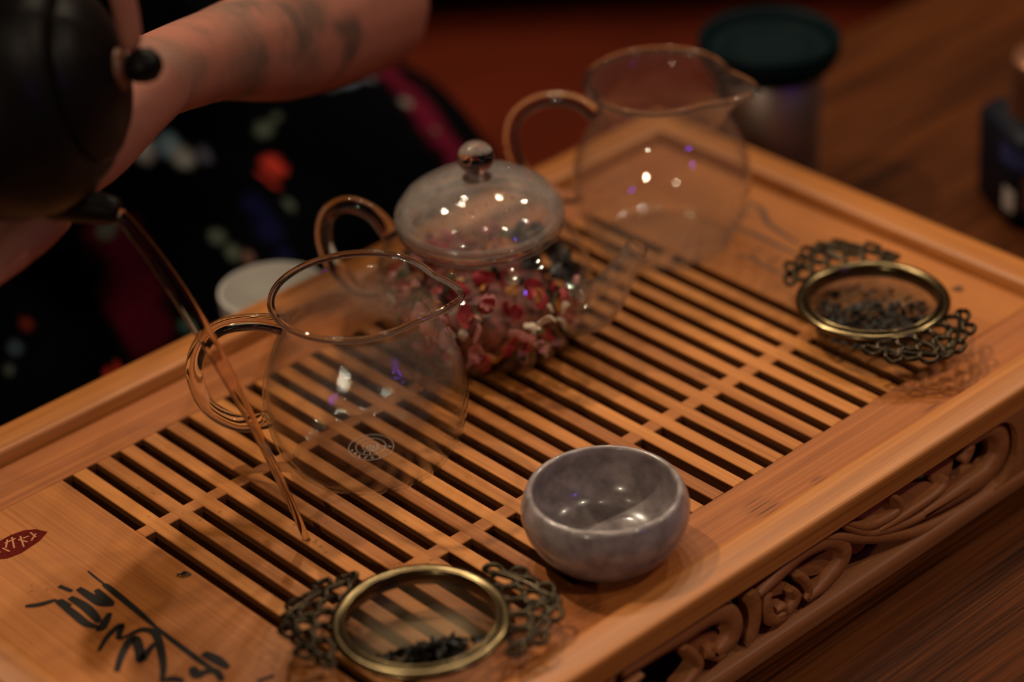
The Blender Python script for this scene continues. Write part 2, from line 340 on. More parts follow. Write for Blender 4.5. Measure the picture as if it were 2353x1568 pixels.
ROBE = [((-5.10,-27.63,22.29),1.98,(0.075, 0.004, 0.014)),
    ((-6.33,-29.34,20.60),2.28,(0.075, 0.004, 0.014)),
    ((-6.34,-30.77,19.01),1.65,(0.075, 0.004, 0.014)),
    ((-5.27,-26.37,22.84),1.25,(0.075, 0.004, 0.014)),
    ((14.24,-24.90,23.34),1.28,(0.13, 0.008, 0.025)),
    ((13.70,-26.74,23.25),1.31,(0.13, 0.008, 0.025)),
    ((13.06,-28.49,23.05),1.35,(0.13, 0.008, 0.025)),
    ((12.90,-29.63,22.50),1.38,(0.13, 0.008, 0.025)),
    ((12.88,-30.60,21.83),1.43,(0.13, 0.008, 0.025)),
    ((13.06,-31.31,20.88),1.47,(0.13, 0.008, 0.025)),
    ((-1.70,-25.50,25.14),0.76,(0.42, 0.44, 0.38)),
    ((-0.46,-25.57,25.04),0.85,(0.26, 0.46, 0.48)),
    ((0.06,-25.95,24.25),0.90,(0.42, 0.44, 0.38)),
    ((1.32,-25.99,23.89),0.64,(0.11, 0.12, 0.15)),
    ((6.36,-24.26,22.82),0.67,(0.11, 0.14, 0.105)),
    ((7.21,-24.16,23.21),0.40,(0.11, 0.14, 0.105)),
    ((5.31,-25.90,22.00),0.62,(0.62, 0.05, 0.03)),
    ((5.19,-26.58,21.78),0.57,(0.62, 0.05, 0.03)),
    ((4.02,-26.91,22.07),0.61,(0.62, 0.05, 0.03)),
    ((4.08,-27.70,21.81),0.57,(0.62, 0.05, 0.03)),
    ((1.74,-29.37,22.26),1.07,(0.007, 0.008, 0.04)),
    ((1.35,-30.77,21.48),1.23,(0.007, 0.008, 0.04)),
    ((1.37,-31.76,20.39),0.95,(0.007, 0.008, 0.04)),
    ((3.96,-28.99,21.22),0.65,(0.11, 0.14, 0.105)),
    ((-1.56,-30.55,22.26),0.58,(0.11, 0.14, 0.105)),
    ((-1.27,-31.24,21.56),0.54,(0.11, 0.14, 0.105)),
    ((-0.61,-31.51,21.14),0.46,(0.17, 0.09, 0.07)),
    ((-5.20,-26.60,22.66),0.63,(0.11, 0.14, 0.105)),
    ((-4.66,-26.62,22.92),0.42,(0.11, 0.14, 0.105)),
    ((-4.67,-31.74,19.19),0.58,(0.05, 0.12, 0.1)),
    ((-8.81,-31.66,18.60),0.57,(0.62, 0.05, 0.03)),
    ((-9.61,-32.08,18.86),0.45,(0.62, 0.05, 0.03)),
    ((-12.76,-31.10,22.66),0.55,(0.14, 0.02, 0.01)),
    ((-13.79,-31.55,22.04),0.51,(0.04, 0.07, 0.085)),
    ((-14.49,-31.89,21.36),0.43,(0.05, 0.06, 0.05)),
    ((10.67,-24.45,24.00),0.68,(0.11, 0.12, 0.15)),
    ((11.55,-24.81,24.04),0.77,(0.18, 0.26, 0.34)),
    ((12.58,-25.15,23.83),0.59,(0.11, 0.12, 0.15)),
    ((12.59,-28.10,23.35),0.58,(0.2, 0.19, 0.17)),
    ((12.84,-30.02,22.28),0.31,(0.11, 0.14, 0.105))]
# ---------------------------------------------------------------- materials used
B0, B1 = (0.30, 0.090, 0.015), (0.60, 0.225, 0.048)
M_slat = wood('bamboo_slat', B0, B1, 1, vary=0.30, rough=0.5, spec=0.3)
M_bamY = wood('bamboo_across', (0.28,0.082,0.014), (0.50,0.172,0.034), 1, rough=0.5, spec=0.3, broad=40)
NODES = [((2.9,-11.6,4.4),1.0), ((5.7,-12.3,4.4),0.7), ((-6.0,-11.4,4.4),0.8), ((12.6,-12.1,4.4),0.8)]
M_bamX = wood('bamboo_along', (0.23,0.062,0.012), (0.45,0.145,0.034), 0, rough=0.5, spec=0.3, fine=700, broad=160, marks=NODES)
M_railX = wood('bamboo_rail_along', (0.30,0.094,0.019), (0.57,0.215,0.052), 0, rough=0.4, spec=0.4, fine=600, broad=190)
M_railY = wood('bamboo_rail_across', (0.30,0.094,0.019), (0.57,0.215,0.052), 1, rough=0.4, spec=0.4, fine=600, broad=190)
M_carve = wood('bamboo_carved', (0.27,0.09,0.026), (0.42,0.16,0.056), 0, rough=0.5, bump=0.05)
M_side = wood('slot_shade_side', (0.11,0.037,0.010), (0.20,0.07,0.02), 1, rough=0.7, spec=0.15)  # darker bamboo that stands in for shade on the slot walls
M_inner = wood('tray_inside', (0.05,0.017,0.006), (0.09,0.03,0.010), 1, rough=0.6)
M_table = wood('table_wood', (0.024,0.0055,0.0010), (0.105,0.028,0.0055), 0, rough=0.55, fine=650, stretch=12, broad=60, spec=0.06, lo=0.40, hi=0.60)
M_floor = wood('floor_wood', (0.038,0.0040,0.0010), (0.085,0.0100,0.0025), 0, rough=0.7, fine=300, stretch=4, broad=30, spec=0.05)
M_ink = plain('black_ink', (0.010,0.007,0.006), 0.6, spec=0.2)
M_ink2 = plain('brown_ink', (0.10,0.035,0.012), 0.6)
M_seal = plain('red_seal', (0.10,0.006,0.003), 0.85, mottle=0.35, scale=500, spec=0.1)
M_sealch = plain('seal_lines', (0.45,0.16,0.06), 0.6)
G_thin = thin_glass('glass_wall')
G_mist = thin_glass('misted_glass', haze=0.22, bump=0.07)
G_mist2 = thin_glass('faintly_misted_glass', haze=0.05)
G_solid = solid_glass('thick_glass')
G_band = thin_glass('neck_misted_glass', haze=0.10, bump=0.2, band=(4.6,6.6))
M_water = solid_glass('water', (0.93,0.86,0.80), 1.33)
M_drop = thin_glass('water_drop', gloss=2.5)
M_etch = plain('etched_white', (0.62,0.58,0.54), 0.7)
M_brass = plain('aged_brass', (0.17,0.125,0.062), 0.22, metal=1.0, mottle=0.35, scale=120)
M_dbrass = plain('dark_brass', (0.042,0.031,0.019), 0.27, metal=1.0, mottle=0.5, scale=300)
M_screen = mesh_screen('brass_mesh', (0.13,0.095,0.055), 0.57)
M_leaf = plain('wet_tea_leaf', (0.010,0.0085,0.006), 0.4, mottle=0.7, scale=300, spec=0.3)
M_bowl = plain('grey_lavender_glaze', (0.26,0.215,0.215), 0.25, mottle=0.38, scale=150, coat=0.4)
M_white = plain('white_porcelain', (0.72,0.70,0.66), 0.2, coat=0.4)
M_pot = plain('dark_clay', (0.0045,0.0032,0.003), 0.42, spec=0.14)
M_pottrim = plain('clay_edge', (0.13,0.045,0.02), 0.45)
M_steel = plain('brushed_steel', (0.42,0.38,0.37), 0.42, metal=1.0)
M_teal = plain('dark_teal_plastic', (0.002,0.008,0.010), 0.5, spec=0.04)
M_navy = plain('dark_blue_label', (0.006,0.007,0.014), 0.5, spec=0.12)
M_copper = plain('copper', (0.26,0.11,0.06), 0.4, metal=0.6)
M_lblue = plain('label_blue', (0.02,0.03,0.12), 0.5)
M_lbrown = plain('label_brown', (0.09,0.035,0.02), 0.5)
M_lwhite = plain('label_white', (0.40,0.36,0.34), 0.6)
M_black = plain('matte_black', (0.006,0.006,0.007), 0.9, spec=0.1)
M_hair = plain('dark_hair', (0.015,0.010,0.008), 0.5)
M_eye = plain('eye', (0.5,0.48,0.45), 0.2)
# ---------------------------------------------------------------- the setting
TZ = -4.4
fl = MB(); fl.box((-260,-260,-ZF-3), (320,320,-ZF)); tag(fl.build('floor', M_floor, org=(0,0,-ZF), smooth=False), 'dark red-brown wooden floor beyond the low table', kind='structure')
M_wall = plain('dark_wall', (0.05,0.018,0.012), 0.9)
wb = MB(); wb.box((-260,320,-ZF), (320,326,220)); tag(wb.build('wall_back', M_wall, org=(0,320,-ZF), smooth=False), 'dark wall far behind the table', kind='structure')
wr = MB(); wr.box((320,-260,-ZF), (326,326,220)); tag(wr.build('wall_right', M_wall, org=(320,0,-ZF), smooth=False), 'dark wall far to the side of the table', kind='structure')

table = empty('low_table', (25,-30,-ZF), 'low dark brown wooden table with fine straight grain under the tea tray', 'table')
t = MB(); t.box((-62,-78,TZ-3.2), (118,10.25,TZ), 0.3); t.build('tabletop', M_table, table, smooth=False)
for x, y in ((-54,-70),(106,-70),(-54,2),(106,2)):
    t = MB(); t.box((x,y,-ZF), (x+6,y+6,TZ-3.2)); t.build('leg', M_table, table, smooth=False)

# ---------------------------------------------------------------- tea tray
tray = empty('tea_tray', (14.6,-9.9,TZ), 'bamboo tea tray with a slatted deck, raised rim and carved side', 'tray')
X0, X1, Y0, Y1 = -9.2, 38.4, -24.22, 4.4
prof = [(1.8,-0.4),(1.8,0.40),(1.775,0.49),(1.71,0.565),(1.60,0.60),(0.28,0.60),(0.16,0.57),(0.09,0.50),(0.0,-0.25),(0.0,-0.6),(1.0,-0.6),(1.0,-0.4)]
cx0, cx1, cy0, cy1 = X0+1.8, X1-1.8, Y0+1.8, Y1-1.8
corners = [(cx0,cy0,-1,-1),(cx1,cy0,1,-1),(cx1,cy1,1,1),(cx0,cy1,-1,1)]
for i in range(4):
    a, b = corners[i], corners[(i+1)%4]; vs = []
    for (x,y,sx,sy) in (a, b): vs += [(x+sx*o, y+sy*o, z) for o, z in prof]
    n = len(prof); fs = [(k,(k+1)%n,n+(k+1)%n,n+k) for k in range(n)] + [tuple(range(n)), tuple(range(n,2*n))[::-1]]
    MB().add(vs, fs).build('rim_rail', M_railX if i%2==0 else M_railY, tray, auto=40)
NS, P, SW = 26, 1.15, 0.505
XE = (NS-1)*P + SW
YF = -19.82
def plank(name, a, b, m): 
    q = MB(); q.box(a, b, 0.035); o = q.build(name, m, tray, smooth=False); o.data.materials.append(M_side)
    for f in o.data.polygons:                                  # plank sides: shade inside the slots put into a darker wood colour
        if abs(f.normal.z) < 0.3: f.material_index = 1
    return o
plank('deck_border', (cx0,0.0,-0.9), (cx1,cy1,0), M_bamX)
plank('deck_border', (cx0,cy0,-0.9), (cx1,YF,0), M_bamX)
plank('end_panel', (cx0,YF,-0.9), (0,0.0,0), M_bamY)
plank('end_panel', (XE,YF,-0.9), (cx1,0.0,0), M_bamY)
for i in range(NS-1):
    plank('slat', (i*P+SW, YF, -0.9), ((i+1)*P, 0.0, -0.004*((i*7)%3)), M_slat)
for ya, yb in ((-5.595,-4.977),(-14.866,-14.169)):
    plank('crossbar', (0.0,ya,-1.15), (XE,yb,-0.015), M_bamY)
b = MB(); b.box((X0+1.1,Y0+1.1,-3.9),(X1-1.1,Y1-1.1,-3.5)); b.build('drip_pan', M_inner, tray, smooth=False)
# carved front side: a frame with an opening, scrolls and leaves set into it
def arc(cx, cz, r, a0, a1, n=6): return [(cx+r*math.cos(math.radians(a0+(a1-a0)*k/n)), cz+r*math.sin(math.radians(a0+(a1-a0)*k/n))) for k in range(n+1)]
endp = [(X1-0.02,-0.4),(28.4,-0.4)] + arc(28.4,-1.9,1.5,90,0) + arc(28.6,-2.35,1.3,0,-90) + [(28.6,-3.62),(X1-0.02,-3.62)]
for s in (0, 1):
    pp = [((x if s == 0 else 29.2-x), Y0+0.02, z) for x, z in endp]
    MB().prism(pp, (0,1.0,0)).build('side_end', M_carve, tray, smooth=False)
q = MB(); n = 8; sec = [(Y0+0.0,-4.36),(Y0-0.04,-3.95),(Y0+0.0,-3.72),(Y0+0.16,-3.60),(Y0+1.1,-3.5),(Y0+1.1,-4.36)]
vs = [(X0,y,z) for y,z in sec] + [(X1,y,z) for y,z in sec]; n = 6
q.add(vs, [(k,(k+1)%n,n+(k+1)%n,n+k) for k in range(n)] + [tuple(range(n)), tuple(range(n,2*n))]).build('side_sill', M_carve, tray, auto=50)
def scroll(pts, w, name='carved_scroll'):
    C = catmull([(x, 0, z) for x, z in pts], 7); m = len(C); vs = []; k = 8; fs = []
    for i in range(m):
        t = (C[min(i+1,m-1)] - C[max(i-1,0)]).normalized(); s_ = Vector((-t.z,0,t.x))
        e = min(1.0, 0.45+0.55*math.sin(math.pi*min(1,max(0,(i+1)/(m+1)))) * 1.6); hw = w*0.58*e
        for o, d in ((-1,0.75),(-1,0.20),(-0.82,0.06),(-0.3,0.0),(0.3,0.0),(0.82,0.06),(1,0.20),(1,0.75)):
            vs.append((C[i].x + s_.x*o*hw, Y0+0.14+d, C[i].z + s_.z*o*hw))
    for i in range(m-1):
        for j in range(k): fs.append((i*k+j, i*k+(j+1)%k, (i+1)*k+(j+1)%k, (i+1)*k+j))
    fs += [tuple(range(k)), tuple(range((m-1)*k, m*k))]
    return MB().add(vs, fs).build(name, M_carve, tray, auto=50)
for w_, pts in SCROLL:
    scroll(pts, w_)
    if min(x for x, z in pts) > 18: scroll([(29.2-x, z) for x, z in pts if 29.2-x < 8.5], w_) if len([1 for x, z in pts if 29.2-x < 8.5]) > 1 else None
for pts in LEAVES:
    for s in (0, 1):
        if s and min(x for x, z in pts) < 20.7: continue
        pp = [((x if s == 0 else 29.2-x), Y0+0.55, z) for x, z in pts]
        MB().prism(pp, (0,0.4,0)).build('carved_leaf', M_carve, tray, smooth=False)
for a, b2 in (((X0+0.02,Y1-1.02,-4.36),(X1-0.02,Y1-0.02,-0.4)),((X0+0.02,Y0+1.02,-4.36),(X0+1.02,Y1-1.02,-0.4)),((X1-1.02,Y0+1.02,-4.36),(X1-0.02,Y1-1.02,-0.4))):
    q = MB(); q.box(a, b2); q.build('side_panel', M_carve, tray, smooth=False)
# printed brush marks and seal
def stroke(mb, pts, w, z=0.012, taper=True):
    C = catmull([(x,y,0) for x,y in pts], 5); m = len(C); vs = []
    for i in range(m):
        t = (C[min(i+1,m-1)] - C[max(i-1,0)]).normalized(); s_ = Vector((-t.y,t.x,0)); u = i/max(1,m-1)
        hw = w*0.5*((0.45+0.9*math.sin(math.pi*min(1,0.12+u*0.80))) if taper else 1.0)
        vs += [C[i]+s_*hw+Vector((0,0,z)), C[i]-s_*hw+Vector((0,0,z))]
    mb.add(vs, [(2*i,2*i+1,2*i+3,2*i+2) for i in range(m-1)])
q = MB()
for j, (w_, pts) in enumerate(CALL): stroke(q, pts, w_*0.8, 0.010+0.0006*j)
tag(q.build('calligraphy', M_ink, tray, smooth=False), 'black brush calligraphy printed on the end panel')
q = MB()
for j, (w_, pts) in enumerate(RINK): stroke(q, pts, w_*0.8, 0.010+0.0006*j)
tag(q.build('brush_drawing', M_ink2, tray, smooth=False), 'dark brush lines printed on the far end panel')
q = MB(); q.add([(x,y,0.010) for x,y in SEAL], [tuple(range(len(SEAL)))]); sl = q.build('seal_mark', M_seal, tray, smooth=False); tag(sl, 'dark red leaf-shaped printed seal')
q = MB()
for j, pts in enumerate(SEALCH): stroke(q, pts, 0.07, 0.016+0.0004*j, False)
q.build('seal_writing', M_sealch, sl, smooth=False)

# ---------------------------------------------------------------- glass pitchers
def handle_pts(c, ang, pts):
    h = Vector((math.cos(math.radians(ang)), math.sin(math.radians(ang)), 0))
    return [Vector(c) + h*r + Vector((0,0,z)) for r, z in pts]
def wall_profile(prof, th):
    """outer (r, z) list from the foot up to the mouth, returned as a closed shell of thickness th"""
    inner = []
    for i, (r, z) in enumerate(prof):
        a = prof[max(i-1,0)]; b = prof[min(i+1,len(prof)-1)]
        dx, dz = b[0]-a[0], b[1]-a[1]; L = math.hypot(dx, dz) or 1
        inner.append((max(r - th*dz/L, 0.0), z + th*dx/L if i < len(prof)-1 else z))
    return [(0.0, prof[0][1])] + prof + inner[::-1] + [(0.0, inner[0][1])]
def smooth_prof(p, n=5): return [(v.x, v.z) for v in catmull([(r,0,z) for r, z in p], n)]
def pitcher(org, name, label, prof, sp_ang, sp_len, sp_lift, zn, hpts, h_ang, th=0.14, emblem=False, hr=0.34, sp_w=0.62, glass=None):
    root = empty(name, org, label, 'pitcher', 'glass serving pitchers')
    H = prof[-1][1]
    def fn(a, r, z):
        d = (a - math.radians(sp_ang) + math.pi) % (2*math.pi) - math.pi
        t = max(0.0, (z-zn)/(H-zn)); u = max(0.0, 1-abs(d)/sp_w)
        k = t**1.2*(u*u*(3-2*u)*0.55 + 0.45*u**1.2)
        return r + k*sp_len - 0.12*t*max(0.0, math.sin(min(1,abs(d)/1.3)*math.pi))*(0 if abs(d) > 1.3 else 1), z + k*sp_lift
    sp = smooth_prof(prof, 5)
    q = MB(); q.lathe(wall_profile(sp, th), org, 96, fn); q.build('body', glass or G_thin, root)
    # fire-polished lip: a solid bead round the mouth
    rp = []
    for k in range(128):
        a = 2*math.pi*k/128; r, z = fn(a, prof[-1][0]-0.03, H); rp.append(Vector(org)+Vector((r*math.cos(a), r*math.sin(a), z)))
    q = MB(); q.tube(rp, 0.145, 10, closed=True); q.build('lip', G_solid, root)
    q = MB(); q.tube(handle_pts(org, h_ang, hpts), [hr*1.25]+[hr]*(len(hpts)-2)+[hr*1.1], 14, flat=1.0, smooth=7); q.build('handle', G_solid, root)
    if emblem:
        q = MB(); o = Vector(org) + Vector((0,0,0.34))
        for r in (0.90, 0.60, 0.33):
            off = Vector((0.0,0.0,0)) if r > 0.8 else Vector((0.02,0.04,0))
            q.tube([o+off+Vector((r*math.cos(2*math.pi*k/48), r*math.sin(2*math.pi*k/48), 0)) for k in range(48)], 0.013, 4, closed=True)
        e = tag(q.build('etched_emblem', M_etch, root), 'round white etched maker mark on the base')
        q = MB()
        for k in range(9):                                      # small white letters round the ring
            a = math.radians(150 + k*21); r0, r1 = 0.66, 0.83
            u = Vector((math.cos(a), math.sin(a), 0)); v = Vector((-math.sin(a), math.cos(a), 0)); rr = random.Random(k)
            for s_ in range(3):
                a1 = o + u*rr.uniform(r0,r1) + v*rr.uniform(-0.07,0.07); b1 = o + u*rr.uniform(r0,r1) + v*rr.uniform(-0.07,0.07)
                q.tube([a1, b1], 0.02, 4)
        for k in range(5):
            a = math.radians(190 + k*32); u = Vector((math.cos(a), math.sin(a), 0))
            q.tube([o+u*0.38, o+u*0.54+Vector((0.05,0,0))], 0.022, 4)
        for k in range(14):                                     # swirl in the middle
            a = k*0.9; q.tube([o+Vector((0.02*k*math.cos(a),0.02*k*math.sin(a),0)), o+Vector((0.02*(k+1)*math.cos(a+0.9),0.02*(k+1)*math.sin(a+0.9),0))], 0.022, 4)
        q.build('emblem_writing', M_etch, e)
    return root
pitcher((9.60,-7.75,0.0), 'glass_pitcher', 'small clear glass pitcher with an etched round mark on its base, beside the pouring water',
    [(2.6,0.03),(3.0,0.10),(3.42,0.55),(3.85,1.5),(4.05,2.8),(3.95,3.9),(3.55,5.0),(3.08,5.9),(2.90,6.4),(2.98,6.9),(3.32,7.38)],
    -52, 0.85, 0.12, 5.9, [(2.95,6.15),(4.0,6.35),(5.4,6.15),(6.35,5.2),(6.65,3.9),(6.25,2.5),(5.2,1.7),(4.2,1.75),(3.9,1.9)], 136, emblem=True, glass=G_band)
pitcher((29.70,-4.40,0.0), 'glass_pitcher', 'taller clear glass pitcher at the back, behind the teapot near the travel mug',
    [(2.5,0.03),(2.8,0.10),(3.2,0.55),(3.72,1.6),(3.98,3.0),(3.85,4.3),(3.4,5.4),(2.95,6.2),(2.80,6.8),(2.90,7.5),(3.25,8.05)],
    -66, 1.25, 0.10, 6.2, [(2.85,6.3),(3.8,6.9),(5.2,6.9),(6.4,6.1),(6.75,4.8),(6.3,3.2),(5.2,2.2),(4.2,2.1),(3.75,2.2)], 126, glass=G_mist2)

# ---------------------------------------------------------------- glass teapot with petals
TP = (18.75,-4.60,0.0)
pot = empty('glass_teapot', TP, 'round clear glass teapot with a ball-knobbed misted lid, filled with petals', 'teapot')
tb = [(2.9,0.03),(3.3,0.12),(3.85,0.6),(4.35,1.5),(4.6,2.7),(4.45,3.8),(3.95,4.75),(3.45,5.25),(3.30,5.6),(3.42,5.95)]
q = MB(); q.lathe(wall_profile(smooth_prof(tb), 0.14), TP, 96); q.build('body', G_thin, pot)
q = MB()
for r, z in ((3.42,5.95),(3.33,5.5)): q.tube([Vector(TP)+Vector((r*math.cos(2*math.pi*k/96), r*math.sin(2*math.pi*k/96), z)) for k in range(96)], 0.13, 8, closed=True)
q.build('neck_ring', G_solid, pot)
lid_p = [(3.05,5.55),(3.05,6.0),(3.52,6.08),(3.50,6.28),(3.1,6.85),(2.4,7.32),(1.5,7.62),(0.7,7.74),(0.0,7.76),(0.0,7.63),(0.7,7.6),(1.45,7.48),(2.3,7.18),(3.0,6.70),(3.2,6.30),(2.9,6.1),(2.9,5.55)]
q = MB(); q.lathe(lid_p, TP, 96, closed=True); lid = q.build('lid', G_mist, pot, auto=50)
q = MB(); q.lathe([(0.0,7.74),(0.62,7.78),(0.40,7.95),(0.42,8.05),(0.62,8.22),(0.76,8.5),(0.78,8.72),(0.66,9.05),(0.4,9.28),(0.0,9.36)], TP, 40); q.build('knob', G_solid, lid)
q = MB(); rr = random.Random(5)
for k in range(260):
    a = rr.uniform(0, 6.283); u = rr.uniform(0.25,1)**0.6; r = 0.7+2.6*u
    z = 7.76 - 0.0 - (0.02*r + 0.115*r*r*(0.35+0.65*r/3.4)); z = max(z, 6.35); s_ = rr.choice((0.04,0.05,0.05,0.07,0.1))
    q.sphere((TP[0]+r*math.cos(a), TP[1]+r*math.sin(a), z+0.03), s_, 8, (1,1,0.6))
tag(q.build('condensation', M_drop, lid), 'beads of condensation on the lid', kind='stuff')
sa = math.radians(-58); sd = Vector((math.cos(sa), math.sin(sa), 0)); T = Vector(TP)
q = MB(); SPc = [T+sd*3.7+Vector((0,0,1.9)), T+sd*4.7+Vector((0,0,2.15)), T+sd*5.5+Vector((0,0,3.0)), T+sd*6.1+Vector((0,0,4.1)), T+sd*6.65+Vector((0,0,5.05))]
q.tube(SPc, [1.30,1.10,0.80,0.58,0.46], 24, smooth=6, cap=False)
q.tube(SPc, [1.18,0.98,0.68,0.46,0.34], 24, smooth=6, cap=False); q.build('spout', thin_glass('spout_glass', gloss=2.2, haze=0.06), pot)
q = MB(); e = (SPc[-1]-SPc[-2]).normalized(); u = e.cross(Vector((0,0,1))).normalized(); v = e.cross(u)
q.tube([SPc[-1]+u*0.41*math.cos(2*math.pi*k/32)+v*0.41*math.sin(2*math.pi*k/32) for k in range(32)], 0.085, 8, closed=True); q.build('spout_lip', G_solid, pot)
q = MB(); q.tube(handle_pts(TP, 122, [(3.9,4.6),(4.7,5.6),(5.8,5.95),(6.7,5.4),(7.0,4.2),(6.6,2.8),(5.6,1.9),(4.5,1.9)]), [0.45]+[0.36]*6+[0.42], 14, smooth=7); q.build('handle', G_solid, pot)
# contents
q = MB(); q.lathe([(0,0.25),(2.8,0.25),(3.3,0.9),(3.45,1.6),(3.1,2.2),(2.2,2.6),(0,2.8)], TP, 36, lambda a, r, z: (r*(0.93+0.07*math.sin(5*a+z*3)), z+0.2*math.sin(3*a+r)))
tag(q.build('dried_tea_blend', plain('tea_blend', (0.16,0.035,0.022), 0.6, mottle=0.85, scale=260), org=TP), 'loose dried flower tea heaped inside the glass teapot', 'tea', kind='stuff')
PK = {'red_petal': (plain('petal_red', (0.40,0.020,0.028), 0.5, mottle=0.3, scale=300), 'crimson dried petal inside the glass teapot', 0.62),
      'pink_petal': (plain('petal_pink', (0.72,0.30,0.28), 0.5, mottle=0.2, scale=300), 'pale pink dried petal inside the glass teapot', 0.60),
      'green_leaf': (plain('leaf_green', (0.10,0.105,0.045), 0.5, mottle=0.3, scale=300), 'olive green dried leaf inside the glass teapot', 0.62),
      'cream_petal': (plain('petal_cream', (0.70,0.58,0.44), 0.5, mottle=0.2, scale=300), 'cream dried petal inside the glass teapot', 0.5),
      'orange_petal': (plain('petal_orange', (0.60,0.23,0.03), 0.5, mottle=0.2, scale=300), 'orange dried petal inside the glass teapot', 0.5),
      'dark_leaf': (plain('leaf_dark', (0.045,0.04,0.04), 0.4, mottle=0.4, scale=300), 'dark brown dried leaf inside the glass teapot', 0.7)}
def petal_mesh(name, size, seed, m):
    r = random.Random(seed); q = MB(); nu, nv = 5, 4; vs = []
    for i in range(nu):
        for j in range(nv):
            u = i/(nu-1)*2-1; v = j/(nv-1)*2-1
            wv = math.sqrt(max(0, 1-(u*0.93)**2))
            vs.append((u*size, v*wv*size*0.72, size*(0.45*u*u + 0.4*v*v - 0.2 + 0.18*math.sin(3*u+seed) + r.uniform(-0.06,0.06))))
    fs = [(i*nv+j, i*nv+j+1, (i+1)*nv+j+1, (i+1)*nv+j) for i in range(nu-1) for j in range(nv-1)]
    q.add(vs, fs); me = q.mesh(name); me.materials.append(m); me.polygons.foreach_set('use_smooth', [True]*len(me.polygons)); return me
def petal_spot(rr, wall):
    z = rr.uniform(0.5, 3.6) if wall else rr.uniform(2.3,3.3); rw = 4.02 - 0.14*(z-2.6)**2 - (0.35 if z > 3.0 else 0)
    a = rr.uniform(0, 6.283); r = rw*rr.uniform(0.92,0.985) if wall else rr.uniform(0.2,3.3)
    return Vector((TP[0]+r*math.cos(a), TP[1]+r*math.sin(a), z)), a
rr = random.Random(11); kinds = list(PK); meshes = {k: [petal_mesh(k, PK[k][2], s_, PK[k][0]) for s_ in range(4)] for k in kinds}
for n_ in range(285):
    k = rr.choices(kinds, (30,26,14,20,8,26))[0]
    p, a = petal_spot(rr, n_ < 235)
    an = (a+math.pi)%(2*math.pi)-math.pi
    if -1.0 < an < 0.35 and rr.random() < 0.6: k = 'dark_leaf'
    if k == 'dark_leaf' and not (-1.0 < ((a+math.pi)%(2*math.pi)-math.pi) < 0.5): k = rr.choice(('red_petal','red_petal','pink_petal','cream_petal'))
    o = bpy.data.objects.new(k, rr.choice(meshes[k])); sc.collection.objects.link(o); o.location = W(*p)
    o.rotation_euler = (rr.uniform(0,6.28), rr.uniform(0,6.28), rr.uniform(0,6.28)); s_ = rr.uniform(0.5,0.86); o.scale = (s_,)*3
    tag(o, PK[k][1], 'petal' if 'petal' in k else 'leaf', k.replace('_',' ').replace('leaf','leave') + 's in the glass teapot')

# ---------------------------------------------------------------- grey bowl, white cup
BW = (11.43,-19.25,0.0)
bp_ = [(0.0,0.06),(1.55,0.06),(1.75,0.0),(1.95,0.05),(2.35,0.35),(2.85,1.0),(3.12,1.75),(3.12,2.25),(2.98,2.72),(2.88,2.88),(2.76,2.92),(2.66,2.84),(2.66,2.6),(2.72,2.1),(2.62,1.5),(2.3,0.95),(1.7,0.58),(0.9,0.45),(0.0,0.43)]
q = MB(); q.lathe([(v.x,v.z) for v in catmull([(r,0,z) for r,z in bp_],3)], BW, 80)
tag(q.build('tea_bowl', M_bowl, org=BW), 'thick grey-lavender glazed stoneware tea bowl standing near the front rim of the tray', 'bowl')
CP = (16.0,6.95,TZ)
cp_ = [(0.0,0.2),(1.2,0.2),(1.25,0.0),(1.45,0.0),(1.5,0.25),(2.0,0.9),(2.32,2.0),(2.42,3.0),(2.46,3.75),(2.40,3.83),(2.32,3.75),(2.28,3.0),(2.18,2.0),(1.85,1.05),(1.2,0.55),(0.0,0.45)]
q = MB(); q.lathe([(v.x,v.z) for v in catmull([(r,0,z*0.9) for r,z in cp_],3)], CP, 56)
tag(q.build('white_cup', M_white, org=CP), 'small empty white porcelain cup on the table behind the tray', 'cup')

